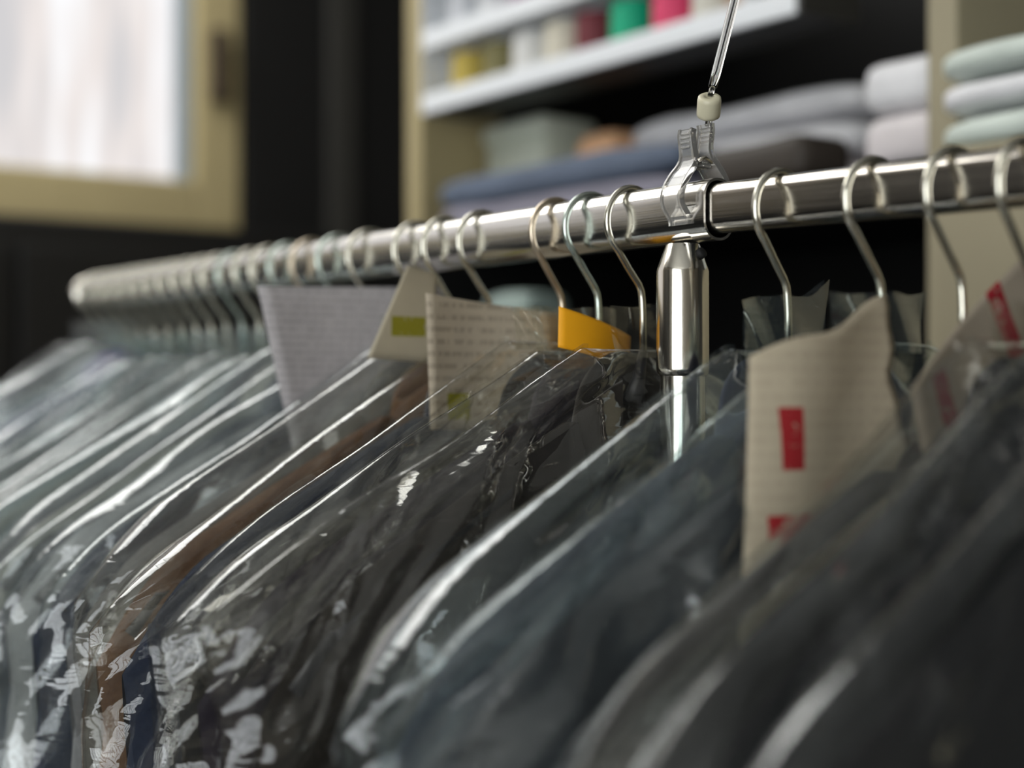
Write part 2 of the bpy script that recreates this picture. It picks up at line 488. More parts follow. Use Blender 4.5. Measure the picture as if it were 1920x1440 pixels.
# ------------------------------------------------------------------ clothes rack
rack = empty('clothes_rack', (0, 0, 0))
tag(rack, 'chrome clothes rack with a long oval rail and steel post', 'clothes rack')


def oval_tube(name, w, h, r, y0, y1, wall, mat, zc=0.0, seg=10):
    """oval tube along Y with an open, thick-walled end at y0"""
    o = rounded_rect(w, h, r, seg); i = rounded_rect(w - 2 * wall, h - 2 * wall, max(r - wall, .001), seg)
    n = len(o); v = []; f = []
    for (ring, y) in ((o, y1), (o, y0), (i, y0), (i, y0 + .12), ):
        v += [(x, y, z + zc) for (x, z) in ring]
    for a in range(3):
        for k in range(n):
            k2 = (k + 1) % n
            f.append((a * n + k, a * n + k2, (a + 1) * n + k2, (a + 1) * n + k))
    f.append(tuple(range(n)))
    ob = mesh_obj(name, v, f, mat, rack)
    return auto_smooth(ob, 50)


oval_tube('outer_rail', .0190, .0286, .0090, -.021, .777, .0012, M['rail'], RAIL_Z)
o = oval_tube('inner_rail', .0138, .0230, .0064, -.62, .09, .0011, M['rail_in'], 0)
o.location = (0, 0, RAIL_Z + .0008); o.rotation_euler = (math.radians(1.25), 0, 0)
# end cap of the far rail end
MB().lathe([(.008, -.006), (.0145, -.004), (.0158, 0), (.0145, .004), (.008, .006)], 20).build('end_cap', M['chrome'], rack, True, (0, .783, RAIL_Z)).rotation_euler = (math.radians(90), 0, 0)


def post(y, x=-.003):
    b = RAIL_Z - .0146
    fin = MB().lathe([(.0076, b), (.0080, b - .0006), (.0118, b - .0112), (.0123, b - .0128), (.0124, b - .058), (.0121, b - .0605), (.0112, b - .0616), (.0104, b - .0618)], 48, x, y)
    auto_smooth(fin.build('post_sleeve', M['chrome'], rack), 35)
    auto_smooth(MB().lathe([(.0106, b - .0617), (.0106, .035)], 40, x, y).build('post', M['chrome'], rack), 40)
    MB().box(x - .26, x + .26, y - .016, y + .016, .035, .065, .006).build('foot', M['chrome'], rack)
    for s in (-1, 1):
        MB().lathe([(.022, 0), (.026, .008), (.026, .027), (.02, .035)], 20, x + s * .23, y).build('caster', M['black_gap'], rack, True)


post(0.0)
# the little set screw where the sleeve takes the post
MB().lathe([(.0026, -.001), (.0026, .0012), (.0018, .0018)], 14).build('set_screw', M['black_gap'], rack, True, (-.0006, -.0098, RAIL_Z - .0195)).rotation_euler = (math.radians(62), 0, 0)

# ------------------------------------------------------------------ clear sign clip with its rod on the rail
clip = empty('sign_clip', (0, -.006, TOP))
tag(clip, 'clear plastic clip with a thin rod and cream bead gripping the rail', 'clip')


def jaw(sgn, dz):
    # profile of one jaw in X-Z, millimetres
    prof = [(-5.2, 23.5), (-5.6, 20), (-4.6, 14), (-4.4, 10), (-6.0, 6), (-9.5, 2), (-13.0, -3), (-14.6, -8), (-14.0, -12), (-11.0, -16), (-9.6, -18.6), (-9.4, -21)]
    pts = []
    for i in range(len(prof) - 1):     # Catmull-Rom refine
        p0 = prof[max(i - 1, 0)]; p1 = prof[i]; p2 = prof[i + 1]; p3 = prof[min(i + 2, len(prof) - 1)]
        for k in range(4):
            t = k / 4
            pts.append(tuple(0.5 * ((2 * p1[a]) + (-p0[a] + p2[a]) * t + (2 * p0[a] - 5 * p1[a] + 4 * p2[a] - p3[a]) * t * t + (-p0[a] + 3 * p1[a] - 3 * p2[a] + p3[a]) * t ** 3) for a in (0, 1)))
    pts.append(prof[-1])
    n = len(pts)
    v = []; f = []
    th = 1.1
    for i, (x, z) in enumerate(pts):
        a = pts[max(i - 1, 0)]; b = pts[min(i + 1, n - 1)]
        tx, tz = b[0] - a[0], b[1] - a[1]; L = math.hypot(tx, tz); nx, nz = tz / L, -tx / L
        wy = 4.6 + 2.0 * (1 / (1 + math.exp((z - 8) / 2.5)))       # wider at the mouth than at the grip
        rib = 0.9
        ring = [(-wy, -th - rib), (-wy + 1.3, -th - rib), (-wy + 1.6, -th), (wy - 1.6, -th), (wy - 1.3, -th - rib), (wy, -th - rib), (wy, th), (-wy, th)]
        for (yy, dd) in ring:
            v.append((-sgn * 1 * ((x - nx * dd) / 1000) * 1, yy / 1000, (z - nz * dd + dz) / 1000))
    m = 8
    for i in range(n - 1):
        for k in range(m):
            k2 = (k + 1) % m
            f.append((i * m + k, i * m + k2, (i + 1) * m + k2, (i + 1) * m + k))
    f.append(tuple(range(m))); f.append(tuple(range((n - 1) * m, n * m)))
    if sgn > 0:
        f = [q[::-1] for q in f]
    mb = MB().add(v, f)
    o = mb.build('jaw', M['clip'], clip)
    bm = bmesh.new(); bm.from_mesh(o.data); bmesh.ops.recalc_face_normals(bm, faces=bm.faces); bm.to_mesh(o.data); bm.free()
    auto_smooth(o, 32)
    for q in range(4):                                              # grip ridges on the tab
        z = (21.5 - q * 2.1 + dz) / 1000
        x = sgn * .0066
        MB().box(x - .0006, x + .0006, -.0032, .0032, z - .0004, z + .0004, .0002).build('grip_ridge', M['clip'], o)
    return o


jaw(-1, 0.0); jaw(1, 3.6)
MB().tube([(-.0042, -.0058, .0085), (0, -.0058, .0105), (.0042, -.0058, .0085)], .0009, 8).build('spring', M['chrome'], clip, True)
MB().box(-.0052, .0052, -.0048, .0048, .0058, .0088, .0008).build('pivot', M['clip'], clip)
# cord, bead and rod
bead_c = Vector((.0062, -.002, .0352))
ax = Vector((-.36, -.46, .80)).normalized()
bead = MB().lathe([(.0046, -.0053), (.0054, -.0047), (.0056, -.003), (.0056, .003), (.0053, .0047), (.0044, .0053), (.0020, .0053), (.0018, .0040)], 28).build('bead', M['cream'], clip, True, tuple(bead_c))
bead.rotation_mode = 'QUATERNION'; bead.rotation_quaternion = ax.to_track_quat('Z', 'Y')
MB().tube([(.0055, -.002, .0262), (.0060, -.0022, .0295), (.0062, -.0024, .0315)], .0014, 8).build('cord', M['acrylic'], clip, True)
MB().tube([(.0086, -.002, .0262), (.0083, -.0022, .0315)], .0003, 6).build('thread_loop', M['acrylic'], clip, True)
rb = Vector((.0052, -.004, .0398)); rd = Vector((.355, .05, .93)).normalized()
MB().tube([rb, rb + rd * .0045], .0014, 10).build('rod_pin', M['acrylic'], clip, True)
MB().tube([rb + rd * .0040, rb + rd * .0048, rb + rd * .012, rb + rd * .30], [.0016, .0021, .0022, .0022], 16).build('rod', M['acrylic'], clip, True)
# a small blank price card the rod carries, above the frame
cp = rb + rd * .30
MB().box(cp.x - .05, cp.x + .05, cp.y - .0006, cp.y + .0006, cp.z - .004, cp.z + .07, .0004).build('card', M['white'], clip)

# ------------------------------------------------------------------ hangers, garments, bags
ORD = ['first', 'second', 'third', 'fourth', 'fifth', 'sixth', 'seventh', 'eighth', 'ninth', 'tenth', 'eleventh', 'twelfth',
       'thirteenth', 'fourteenth', 'fifteenth', 'sixteenth', 'seventeenth', 'eighteenth', 'nineteenth', 'twentieth',
       'twenty-first', 'twenty-second', 'twenty-third', 'twenty-fourth']


def hook_points(jit=0.0):
    pts = []
    R = .0172; cz = .0017 - R
    for k in range(29):
        a = math.radians(-6 + (217 + 6) * k / 28)
        pts.append((R * math.cos(a), 0, cz + R * math.sin(a)))
    pts += [(-.0105 + jit * .3, 0, -.0297), (-.004 + jit * .6, 0, -.0385), (.0012 + jit, 0, -.0452), (.0030 + jit, 0, -.0485), (.0037 + jit, 0, -.0525), (.0042 + jit, 0, -.060), (.0045 + jit, 0, -.0800)]
    return pts


def shoulder_z(x):
    """top line of hanger / jacket shoulders, measured down from the rail top"""
    ax = abs(x)
    z = -.112 - .090 * np.clip((ax - .045) / .165, 0, 1) ** 1.05
    z = z - .030 * np.clip((ax - .165) / .047, 0, 1) ** 2
    return z


def make_hanger(y, jit, rot, wire, label, group):
    t = empty('wire_hanger', (0, y, TOP), rot)
    tag(t, label, 'hanger', group)
    MB().tube(hook_points(jit), .00172, 10).build('hook', wire, t, True)
    pts = [(x, 0, float(shoulder_z(x)) - .014) for x in np.linspace(-.195, .195, 27)]
    pts = [(x, yy, z + (.004 if abs(x) < .03 else 0)) for (x, yy, z) in pts]
    MB().tube(pts, .0052, 8).build('shoulder_bar', M['hanger_body'], t, True)
    MB().tube([(.0045 + jit, 0, -.078), (.004, 0, -.092), (0, 0, -.104)], [.0022, .0034, .006], 10).build('neck', M['hanger_body'], t, True)
    return t


def vnoise(seed, scale):
    """smooth 2-D value noise"""
    rs = np.random.RandomState(seed)
    G = rs.rand(64, 64) * 2 - 1

    def f(u, v):
        u = u * scale + 1000.0; v = v * scale + 1000.0
        i = np.floor(u).astype(int); j = np.floor(v).astype(int)
        a = u - i; b = v - j
        a = a * a * (3 - 2 * a); b = b * b * (3 - 2 * b)
        g = lambda p, q: G[p % 64, q % 64]
        return (g(i, j) * (1 - a) + g(i + 1, j) * a) * (1 - b) + (g(i, j + 1) * (1 - a) + g(i + 1, j + 1) * a) * b
    return f


def tri(x):
    return np.abs(2 * (x - np.floor(x + 0.5))) * 2 - 1


def jacket_mesh(th, seed, color_mat, parent, shirt=False, res=1.0, loc_len=.74):
    """a tailored jacket hanging from the hanger: body, two sleeves, collar, two lapels (x across, -y is the front)"""
    n1 = vnoise(seed, 14); n2 = vnoise(seed + 5, 34)
    nc = int(60 * res); nr = int(46 * res)
    xs = np.linspace(-.212, .212, nc)
    rr = np.linspace(0, 1, nr) ** 1.7
    mb = MB()
    shell = []
    for side in (-1, 1):
        Xg = np.repeat(xs[None, :], nr, 0)
        dep = rr[:, None] * (loc_len - .02 * np.abs(xs[None, :]) / .2)
        zt = shoulder_z(Xg)
        Z = zt - dep
        edge = np.clip((.212 - np.abs(Xg)) / .05, 0, 1)
        T = th * np.sqrt(np.clip(dep / .045, 0, 1)) * (0.25 + .75 * np.sqrt(edge))
        T = T + .0022 * n1(Xg * 1.6 + side, Z * .5) * np.clip(dep / .06, 0, 1) + .0008 * n2(Xg + side, Z) * np.clip(dep / .03, 0, 1)
        T = np.maximum(T, 0.0002)
        narrow = 1 - .16 * np.clip(dep / .35, 0, 1)
        P = np.stack([Xg * narrow, side * T, Z], -1)
        mb.grid(P, flip=(side > 0))
    mb.build('body', color_mat, parent, True)
    # sleeves
    for s in (-1, 1):
        sl = MB()
        pts = []; rad = []
        L = .60
        v = []; f = []
        seg = 14; rows = 18
        for i in range(rows):
            q = i / (rows - 1)
            cx = s * (.180 + .010 * math.sin(min(q * 3.2, 1.57)) - .012 * q)
            cz = float(shoulder_z(.19)) - .010 - L * q
            rx = .018 + .012 * math.sin(min(q * 5, 1) * 1.57) - .004 * q
            ry = max(.004, th * (.30 + .62 * min(1, q * 7)))
            for k in range(seg):
                a = 2 * math.pi * k / seg
                wob = 1 + .05 * math.sin(5 * a + 9 * q + seed)
                v.append((cx + rx * math.cos(a) * wob, ry * math.sin(a), cz + (.012 * (1 - s * math.cos(a)) * (1 if i == 0 else 0)) * 0))
        for i in range(rows - 1):
            for k in range(seg):
                k2 = (k + 1) % seg
                f.append((i * seg + k, i * seg + k2, (i + 1) * seg + k2, (i + 1) * seg + k))
        f.append(tuple(reversed(range(seg))))
        sl.add(v, f).build('sleeve', color_mat, parent, True)
    # collar: a folded band round the neck, open at the front
    prof = [(-.006, -.120), (-.005, -.100), (-.003, -.086), (.0000, -.0800), (.0030, -.0815), (.0055, -.092), (.0075, -.110), (.0090, -.126)]
    na = 34
    v = []; f = []
    for i in range(na):
        a = math.radians(-90 + 24 + (360 - 48) * i / (na - 1))
        front = max(0, -math.sin(a))
        for (dr, z) in prof:
            rx = .034 + dr; ry = th * .82 + dr * .55
            v.append((rx * math.cos(a), ry * math.sin(a), z + .002 - .012 * front - .024 * abs(math.cos(a)) ** 2.2))
    m = len(prof)
    for i in range(na - 1):
        for k in range(m - 1):
            f.append((i * m + k, (i + 1) * m + k, (i + 1) * m + k + 1, i * m + k + 1))
    mesh_obj('collar', v, f, color_mat, parent, True)
    # lapels
    for s in (-1, 1):
        outline_in = lambda q: .040 * (1 - q) ** 1.0 + .004
        rows = 14; cols = 6
        P = np.zeros((rows, cols, 3))
        for i in range(rows):
            q = i / (rows - 1)
            z = -.112 - .26 * q
            xi = outline_in(q)
            w = .050 * math.sin(min(1, (q + .18) * 3.2) * 1.57) * (1 - q) ** .8 + .002
            if 0.13 < q < 0.22: w *= .78
            for j in range(cols):
                x = xi + w * j / (cols - 1)
                dz = z - .018 * (j / (cols - 1)) * (1 - q)
                P[i, j] = (s * x, -(th * math.sqrt(min(1, max(.05, (-.095 - dz) / .045))) + .0026 + .0014 * math.sin(j / (cols - 1) * 3.1)), dz)
        MB().grid(P, flip=(s > 0)).build('lapel', color_mat, parent, True)


def bag_mesh(th, seed, mat, parent, res=1.0, amp=1.0, W=.232, drop=.118, apex=-.074, flange=(.046, .022, 0.0, .012, 0.0), length=.86, cr=.03, fine=1.0):
    """polythene garment bag: two sheets sealed along the shoulder slopes and the sides, crumpled into flat facets"""
    rs = np.random.RandomState(seed)
    nc = int(150 * res); nr = int(120 * res)
    tx = np.linspace(-1, 1, nc)
    rr = np.linspace(0, 1, nr) ** 1.9
    wob = vnoise(seed + 11, 9)
    nw1 = vnoise(seed + 1, 7); nw2 = vnoise(seed + 2, 7); nm = vnoise(seed + 3, 11); nf = vnoise(seed + 4, 60); nmid = vnoise(seed + 8, 26)
    mb = MB()
    for side in (-1, 1):
        X = np.repeat((W * tx)[None, :], nr, 0)
        aX = np.abs(X)
        zt = apex - drop * np.clip((aX - .034) / (W - .034), 0, 1)
        zt = zt + .0030 * wob(X * 2.0, X * 0 + 3.3) * np.clip((aX - .02) / .03, 0, 1)
        zt = zt - cr * np.clip((aX - (W - .050)) / .050, 0, 1) ** 2
        dep = rr[:, None] * (length + zt * 0)
        Z = zt - dep
        # half thickness: sheets open below the seam, close again at the side seals
        open_d = np.clip(dep / (.062 - .046 * np.clip((aX - .06) / .12, 0, 1) * np.clip(.55 + .9 * nmid(X * .8 + 5, X * 0 + seed), 0, 1)), 0, 1); open_d = np.sqrt(open_d * (2 - open_d))
        open_x = np.clip((W - aX) / .045, 0, 1); open_x = np.sqrt(open_x * (2 - open_x))
        T = th * open_d * (0.12 + .88 * open_x)
        # facets: triangle waves with bent crease lines, most of them following the shoulder slope
        sgn = np.sign(X) + (X == 0)
        ux = aX + .013 * nw1(X + side, Z); uz = Z + .013 * nw2(X + side, Z)
        H = np.zeros_like(X)
        sl = math.atan2(drop, W)
        specs = []
        for k in range(3): specs.append((sl + rs.uniform(-.20, .25), rs.uniform(.030, .070), .27))
        for k in range(1): specs.append((sl + rs.uniform(-.2, .3), rs.uniform(.012, .020), .13))
        for k in range(2): specs.append((rs.uniform(.75, 2.1), rs.uniform(.05, .10), .15))
        for k in range(1): specs.append((rs.uniform(0, 3.14), rs.uniform(.02, .04), .07))
        for (ang, lam, am) in specs:
            # crease direction descends with the slope: vary across it
            c, s = math.sin(ang), math.cos(ang)
            ph = rs.rand()
            mod = .35 + .65 * np.clip(.5 + 1.1 * nm(X * 1.3 + ph * 9 + side, Z * 1.3), 0, 1)
            H += am * lam * .5 * tri((ux * c + uz * s) / lam + ph + .20 * nmid(X * .35 + ph, Z * .35)) * mod
        near = np.exp(-dep / .030)
        for k in range(2):
            lam = rs.uniform(.0055, .010); ang = sl + rs.uniform(-.10, .16); ph = rs.rand()
            mod = np.clip(1.6 * nm(X * 1.1 + 4 * ph + side, Z * 2.0 + k) + .25, 0, 1)
            H += .26 * lam * .5 * tri((ux * math.sin(ang) + uz * math.cos(ang)) / lam + ph) * mod * near * fine
        # pleats: a few long sharp folds that fan out from the shoulder seam
        F = np.zeros_like(X)
        for k in range(18):
            sx = rs.uniform(.03, .22); hand = -1 if k % 3 else 1
            phi = sl + rs.uniform(.02, 1.0) ** 1.5 * 1.0
            L = rs.uniform(.07, .24); wd = rs.uniform(.004, .016); hh = wd * rs.uniform(.5, .95)
            x0 = sx; z0 = apex - drop * max(0, (sx - .034) / (W - .034)) - rs.uniform(.0, .03)
            dx_, dz_ = math.cos(phi), -math.sin(phi)
            rx_ = ux - x0; rz_ = uz - z0
            al = rx_ * dx_ + rz_ * dz_; ac = -rx_ * dz_ + rz_ * dx_
            env = np.clip(al / .025, 0, 1) * np.clip((L - al) / (.35 * L), 0, 1)
            wloc = wd * (.5 + .9 * np.clip(al / L, 0, 1))
            q = ac / wloc
            prof = np.clip(np.where(q > 0, 1 - q * 2.2, 1 + q), 0, 1)
            F = np.maximum(F, hh * env * prof * (np.sign(X) == hand))
        H = H * (.75 - .35 * np.clip((dep - .04) / .10, 0, 1)) + (-1 if side < 0 else 1) * (1 if side < 0 else -1) * F
        H += .00008 * nf(X + side, Z) * np.clip(dep / .01, 0, 1)
        fade = np.clip(dep / .014, 0.05, 1) * np.clip((W - aX) / .012, .25, 1)
        Yv = side * T + H * amp * fade * (1 if side < 0 else -1)
        Yv = np.where(side < 0, np.minimum(Yv, -.0004), np.maximum(Yv, .0004))
        # the sheet also shortens sideways where it is crumpled, and the side edge wanders
        X2 = X + .0030 * nmid(X * .6 + 7 * side, Z * .6) * np.clip(dep / .05, 0, 1) + sgn * .010 * nm(X * 0 + 2.2, Z * 1.4) * np.clip((aX - .12) / .1, 0, 1) * np.clip(dep / .04, 0, 1)
        Z2 = Z + .003 * nmid(X * .5 + 3, Z * .5 + side) * np.clip(dep / .03, 0, 1)
        P = np.stack([X2, Yv, Z2], -1)
        mb.grid(P, flip=(side > 0))
    mb.build('sheet', mat, parent, True)
    # sealed fin that stands along both shoulder seams
    for s in (-1, 1):
        n = int(70 * res)
        P = np.zeros((3, n, 3))
        for j in range(n):
            x = .030 + (W - .030) * j / (n - 1)
            z = apex - drop * max(0, (x - .034) / (W - .034)) + .0030 * float(wob(np.array(s * x * 2.0), np.array(3.3))) * min(1, max(0, (x - .02) / .03)) - cr * max(0, (x - (W - .05)) / .05) ** 2
            for i in range(3):
                lift = .0024 * i / 2
                P[i, j] = (s * (x + lift * .45), .0016 * (math.sin(x * 160 + seed) + math.sin(x * 61 + 2 * seed)) * i / 2, z + lift - .0003)
        MB().grid(P).build('seam', mat, parent, True)
    # loose film round the hook
    fw, fh, ftilt, fpeak, fx = flange
    nx, nz = 14, 8
    fl = MB()
    for side in (-1, 1):
        P = np.zeros((nz, nx, 3))
        for i in range(nz):
            q = i / (nz - 1)
            for j in range(nx):
                p = j / (nx - 1)
                x = fx - .5 * fw + fw * p + .003 * q * (p - .5) * 2
                z = apex - .004 + (fh + .004 + ftilt * (p - .5) + fpeak * max(0, p - .75) * 4 * .5) * q - .0007 * math.sin(p * 9 + seed) * q
                bulge = math.sin(math.pi * p)
                yy = side * (.0006 + .0048 * bulge) + .0016 * math.sin(p * 7 + q * 3 + seed + side)
                P[i, j] = (x, yy, z)
        fl.grid(P, flip=side > 0)
    fl.build('neck_film', mat, parent, True)


# name, position along rail, hook lean, turn, wire, garment colour, roughness, film, half thickness, resolution, flange, film amplitude
C = {
    'black': (.010, .010, .011), 'charcoal': (.030, .031, .034), 'navy': (.020, .022, .040), 'aubergine': (.016, .012, .022),
    'blackbrown': (.020, .017, .014), 'brown': (.16, .085, .045), 'slate': (.10, .115, .135), 'grey': (.20, .20, .20), 'lightgrey': (.42, .42, .41),
    'white': (.68, .68, .68), 'beige': (.46, .40, .31), 'lavender': (.30, .25, .46), 'darkgreen': (.03, .045, .04), 'darknavy': (.018, .026, .05),
    'cream': (.60, .57, .48),
}
JM = {k: principled('wool_' + k, v, 0.85, spec=0.25, var=0.12, vscale=300, bump=0.15, bscale=900, sheen=0.15) for k, v in C.items()}
RIGHT = [  # toward the camera, right of the post
    dict(y=-.0603, jit=.000, rot=.05, wire='wire', col='navy', film='film_cool', th=.020, res=1.3, fl=(.050, .024, .004, .012, 0.002), amp=.9, cname='navy'),
    dict(y=-.1122, jit=.000, rot=.0, wire='wire', col='charcoal', film='film_cool', th=.018, res=.8, fl=(.050, .020, .0, .004, 0.002), amp=.9, cname='charcoal'),
    dict(y=-.1516, jit=.0005, rot=-.02, wire='wire', col='blackbrown', film='film', th=.016, res=.7, fl=(.040, .014, .0, .002, 0.002), amp=.8, cname='brown-black', apex=-.106, drop=.132, low=.030),
    dict(y=-.1835, jit=.000, rot=.0, wire='wire', col='charcoal', film='film_warm', th=.014, res=.6, fl=(.040, .014, 0, 0, 0), amp=.8, cname='dark grey'),
    dict(y=-.2140, jit=.000, rot=.0, wire='wire', col='black', film='film_dark', th=.014, res=.6, fl=(.040, .014, 0, 0, 0), amp=.8, cname='black'),
    dict(y=-.2460, jit=.000, rot=.0, wire='wire', col='black', film='film_dark', th=.015, res=.6, fl=(.040, .014, 0, 0, 0), amp=.7, cname='jet black'),
]
LEFT = [
    dict(y=.0394, jit=.0030, rot=.06, wire='wire', col='blackbrown', film='film_warm', th=.0145, res=2.0, fl=(.042, .022, .003, .0, 0.010), amp=1.0, cname='brown-black'),
    dict(y=.0705, jit=.000, rot=.0, wire='wire_green', col='aubergine', film='film_warm', th=.0142, res=2.0, fl=(.046, .022, .0, .0, -0.011), amp=1.0, cname='aubergine black'),
    dict(y=.0992, jit=-.0008, rot=-.02, wire='wire_rust', col='black', film='film_warm', th=.0140, res=1.7, fl=(.046, .018, .0, .0, -0.004), amp=1.0, cname='black'),
    dict(y=.1670, jit=.001, rot=.0, wire='wire', col='darknavy', film='film_warm', th=.020, res=1.0, fl=(.046, .012, .0, .0, 0), amp=.9, cname='dark navy'),
    dict(y=.2036, jit=.0, rot=.02, wire='wire', col='brown', film='film_warm', th=.016, res=.7, fl=(.046, .020, .0, .0, 0), amp=.9, cname='brown'),
    dict(y=.2346, jit=.0, rot=.0, wire='wire', col='grey', film='film', th=.0145, res=.6, fl=(.046, .020, .0, .0, 0), amp=.9, cname='mid grey'),
    dict(y=.2893, jit=.0, rot=.0, wire='wire', col='darknavy', film='film', th=.020, res=.6, fl=(.044, .012, .0, .0, 0), amp=.9, cname='dark navy'),
    dict(y=.3277, jit=.0, rot=-.02, wire='wire_green', col='lightgrey', film='film', th=.017, res=.6, fl=(.046, .020, .0, .0, 0), amp=.9, cname='light grey'),
    dict(y=.3650, jit=.001, rot=.0, wire='wire_rust', col='slate', film='film_milky', th=.016, res=.5, fl=(.046, .020, .0, .0, 0), amp=.9, cname='slate blue'),
    dict(y=.3960, jit=.0, rot=.0, wire='wire_green', col='cream', film='film', th=.014, res=.5, fl=(.046, .020, .0, .0, 0), amp=.9, cname='cream'),
    dict(y=.4250, jit=.0, rot=.0, wire='wire', col='darknavy', film='film_cool', th=.013, res=.5, fl=(.046, .020, .0, .0, 0), amp=.9, cname='blue-black'),
    dict(y=.4520, jit=.0, rot=.02, wire='wire', col='lightgrey', film='film_milky', th=.0125, res=.5, fl=(.046, .020, .0, .0, 0), amp=.9, cname='pale grey'),
    dict(y=.4790, jit=.0, rot=.0, wire='wire_green', col='beige', film='film', th=.0125, res=.45, fl=(.046, .020, .0, .0, 0), amp=.9, cname='beige'),
    dict(y=.5060, jit=.0, rot=.0, wire='wire', col='white', film='film_milky', th=.0125, res=.45, fl=(.046, .020, .0, .0, 0), amp=.9, cname='white'),
    dict(y=.5330, jit=.0, rot=.0, wire='wire', col='charcoal', film='film_cool', th=.0125, res=.4, fl=(.046, .020, .0, .0, 0), amp=.9, cname='charcoal'),
    dict(y=.5600, jit=.0, rot=.0, wire='wire', col='lightgrey', film='film', th=.0125, res=.4, fl=(.046, .020, .0, .0, 0), amp=.9, cname='ash grey'),
    dict(y=.5870, jit=.0, rot=.0, wire='wire', col='black', film='film', th=.0125, res=.4, fl=(.046, .020, .0, .0, 0), amp=.9, cname='black'),
    dict(y=.6140, jit=.0, rot=.0, wire='wire', col='slate', film='film_cool', th=.0125, res=.4, fl=(.046, .020, .0, .0, 0), amp=.9, cname='slate grey'),
    dict(y=.6420, jit=.0, rot=.0, wire='wire', col='charcoal', film='film_milky', th=.0125, res=.4, fl=(.046, .020, .0, .0, 0), amp=.9, cname='dark grey'),
    dict(y=.6700, jit=.0, rot=.0, wire='wire', col='white', film='film_cool', th=.0125, res=.4, fl=(.046, .020, .0, .0, 0), amp=.9, cname='off-white'),
    dict(y=.6980, jit=.0, rot=.0, wire='wire', col='lavender', film='film', th=.0125, res=.4, fl=(.046, .020, .0, .0, 0), amp=.9, cname='lavender', apex=-.060, low=-.014),
    dict(y=.7270, jit=.0, rot=.0, wire='wire', col='white', film='film_milky', th=.0125, res=.4, fl=(.046, .020, .0, .0, 0), amp=.9, cname='lilac white', apex=-.060, low=-.014),
    dict(y=.7560, jit=.0, rot=.0, wire='wire', col='lightgrey', film='film_milky', th=.0125, res=.4, fl=(.046, .020, .0, .0, 0), amp=.9, cname='silver grey', apex=-.060, low=-.014),
]


def rail_top(y):
    if y > -.02: return TOP
    return RAIL_Z + .0008 + .0115 + math.tan(math.radians(1.25)) * y


def hang(spec, i, where, seed):
    y = spec['y']; z = rail_top(y)
    spec['rot'] += np.random.RandomState(seed + 9).uniform(-.035, .035)
    h = make_hanger(y, spec['jit'], spec['rot'], M[spec['wire']], f"wire hanger hooked on the rail, {ORD[i]} {where} of the steel post", 'hangers on the rail')
    h.location.z = z
    g = empty('jacket', (0, y, z - spec.get('low', 0)), spec['rot'])
    tag(g, f"{spec['cname']} jacket under plastic, {ORD[i]} garment {where} of the steel post", 'jacket', 'jackets on the rail')
    jacket_mesh(spec['th'] - .0052, seed, JM[spec['col']], g, res=min(1.0, spec['res'] + .1))
    b = empty('garment_bag', (0, y, z), spec['rot'])
    tag(b, f"clear plastic bag over the {spec['cname']} jacket, {ORD[i]} bag {where} of the post", 'garment bag', 'garment bags on the rail')
    rv = np.random.RandomState(seed + 3)
    bag_mesh(spec['th'], seed + 40, M[spec['film']], b, spec['res'], spec['amp'], flange=spec['fl'],
             W=spec.get('W', rv.uniform(.220, .238)), drop=spec.get('drop', rv.uniform(.106, .128)), apex=spec.get('apex', rv.uniform(-.078, -.070)), cr=rv.uniform(.002, .026), fine=1.0 if spec['res'] > .75 else 0.0)


for i, s in enumerate(RIGHT): hang(s, i, 'right', 100 + 17 * i)
for i, s in enumerate(LEFT): hang(s, i, 'left', (700 if i == 0 else 500) + 17 * i)

# ------------------------------------------------------------------ paper tags and slips


def sheet(name, corners, mat, bend, label, cat, group=None, nx=14, nz=12, thick=.0003, rag=0.0):
    """curved paper: corners (x, z) TL, TR, BR, BL relative to its origin; bend(p, q) gives y"""
    TL, TR, BR, BL = [np.array(c[:2]) for c in corners[0]]
    loc = corners[1]
    v = []; f = []
    for layer in (0, 1):
        for i in range(nz):
            q = i / (nz - 1)
            for j in range(nx):
                p = j / (nx - 1)
                a = (TL * (1 - p) + TR * p) * (1 - q) + (BL * (1 - p) + BR * p) * q
                rx = rag * p * (math.sin(q * 13) + .6 * math.sin(q * 31 + 1))
                v.append((a[0] + rx, bend(p, q) + layer * thick, a[1] + rag * .8 * (1 - q) * math.sin(p * 9)))
    N = nx * nz
    for i in range(nz - 1):
        for j in range(nx - 1):
            a = i * nx + j
            f.append((a, a + 1, a + nx + 1, a + nx)); f.append((N + a, N + a + nx, N + a + nx + 1, N + a + 1))
    rim = [j for j in range(nx)] + [i * nx + nx - 1 for i in range(1, nz)] + [(nz - 1) * nx + j for j in range(nx - 2, -1, -1)] + [i * nx for i in range(nz - 2, 0, -1)]
    for k in range(len(rim)):
        a, b = rim[k], rim[(k + 1) % len(rim)]
        f.append((b, a, N + a, N + b))
    o = mesh_obj(name, v, f, mat, None, True, loc)
    tag(o, label, cat, group)
    return o


RED = (.42, .030, .035)
M['kraft_red'] = paper_mat('kraft_red_print', (.58, .51, .38), ink=(.38, .30, .22), lines=.25, line_scale=60,
                           marks=[(-.0280, -.044, .0050, .0115, RED), (-.030, -.076, .0100, .0042, RED)])
sheet('paper_tag', ([(-.040, -.014), (.026, .010), (.034, -.085), (-.055, -.128)], (-.046, -.1365, 1.424)), M['kraft_red'],
      lambda p, q: .010 * (1 - p) ** 3 - .003 * math.sin(p * 5 + q * 2) - .006 * q, 'large tan paper tag with red print hanging right of the post', 'paper tag', nx=24, nz=24, rag=.0022)
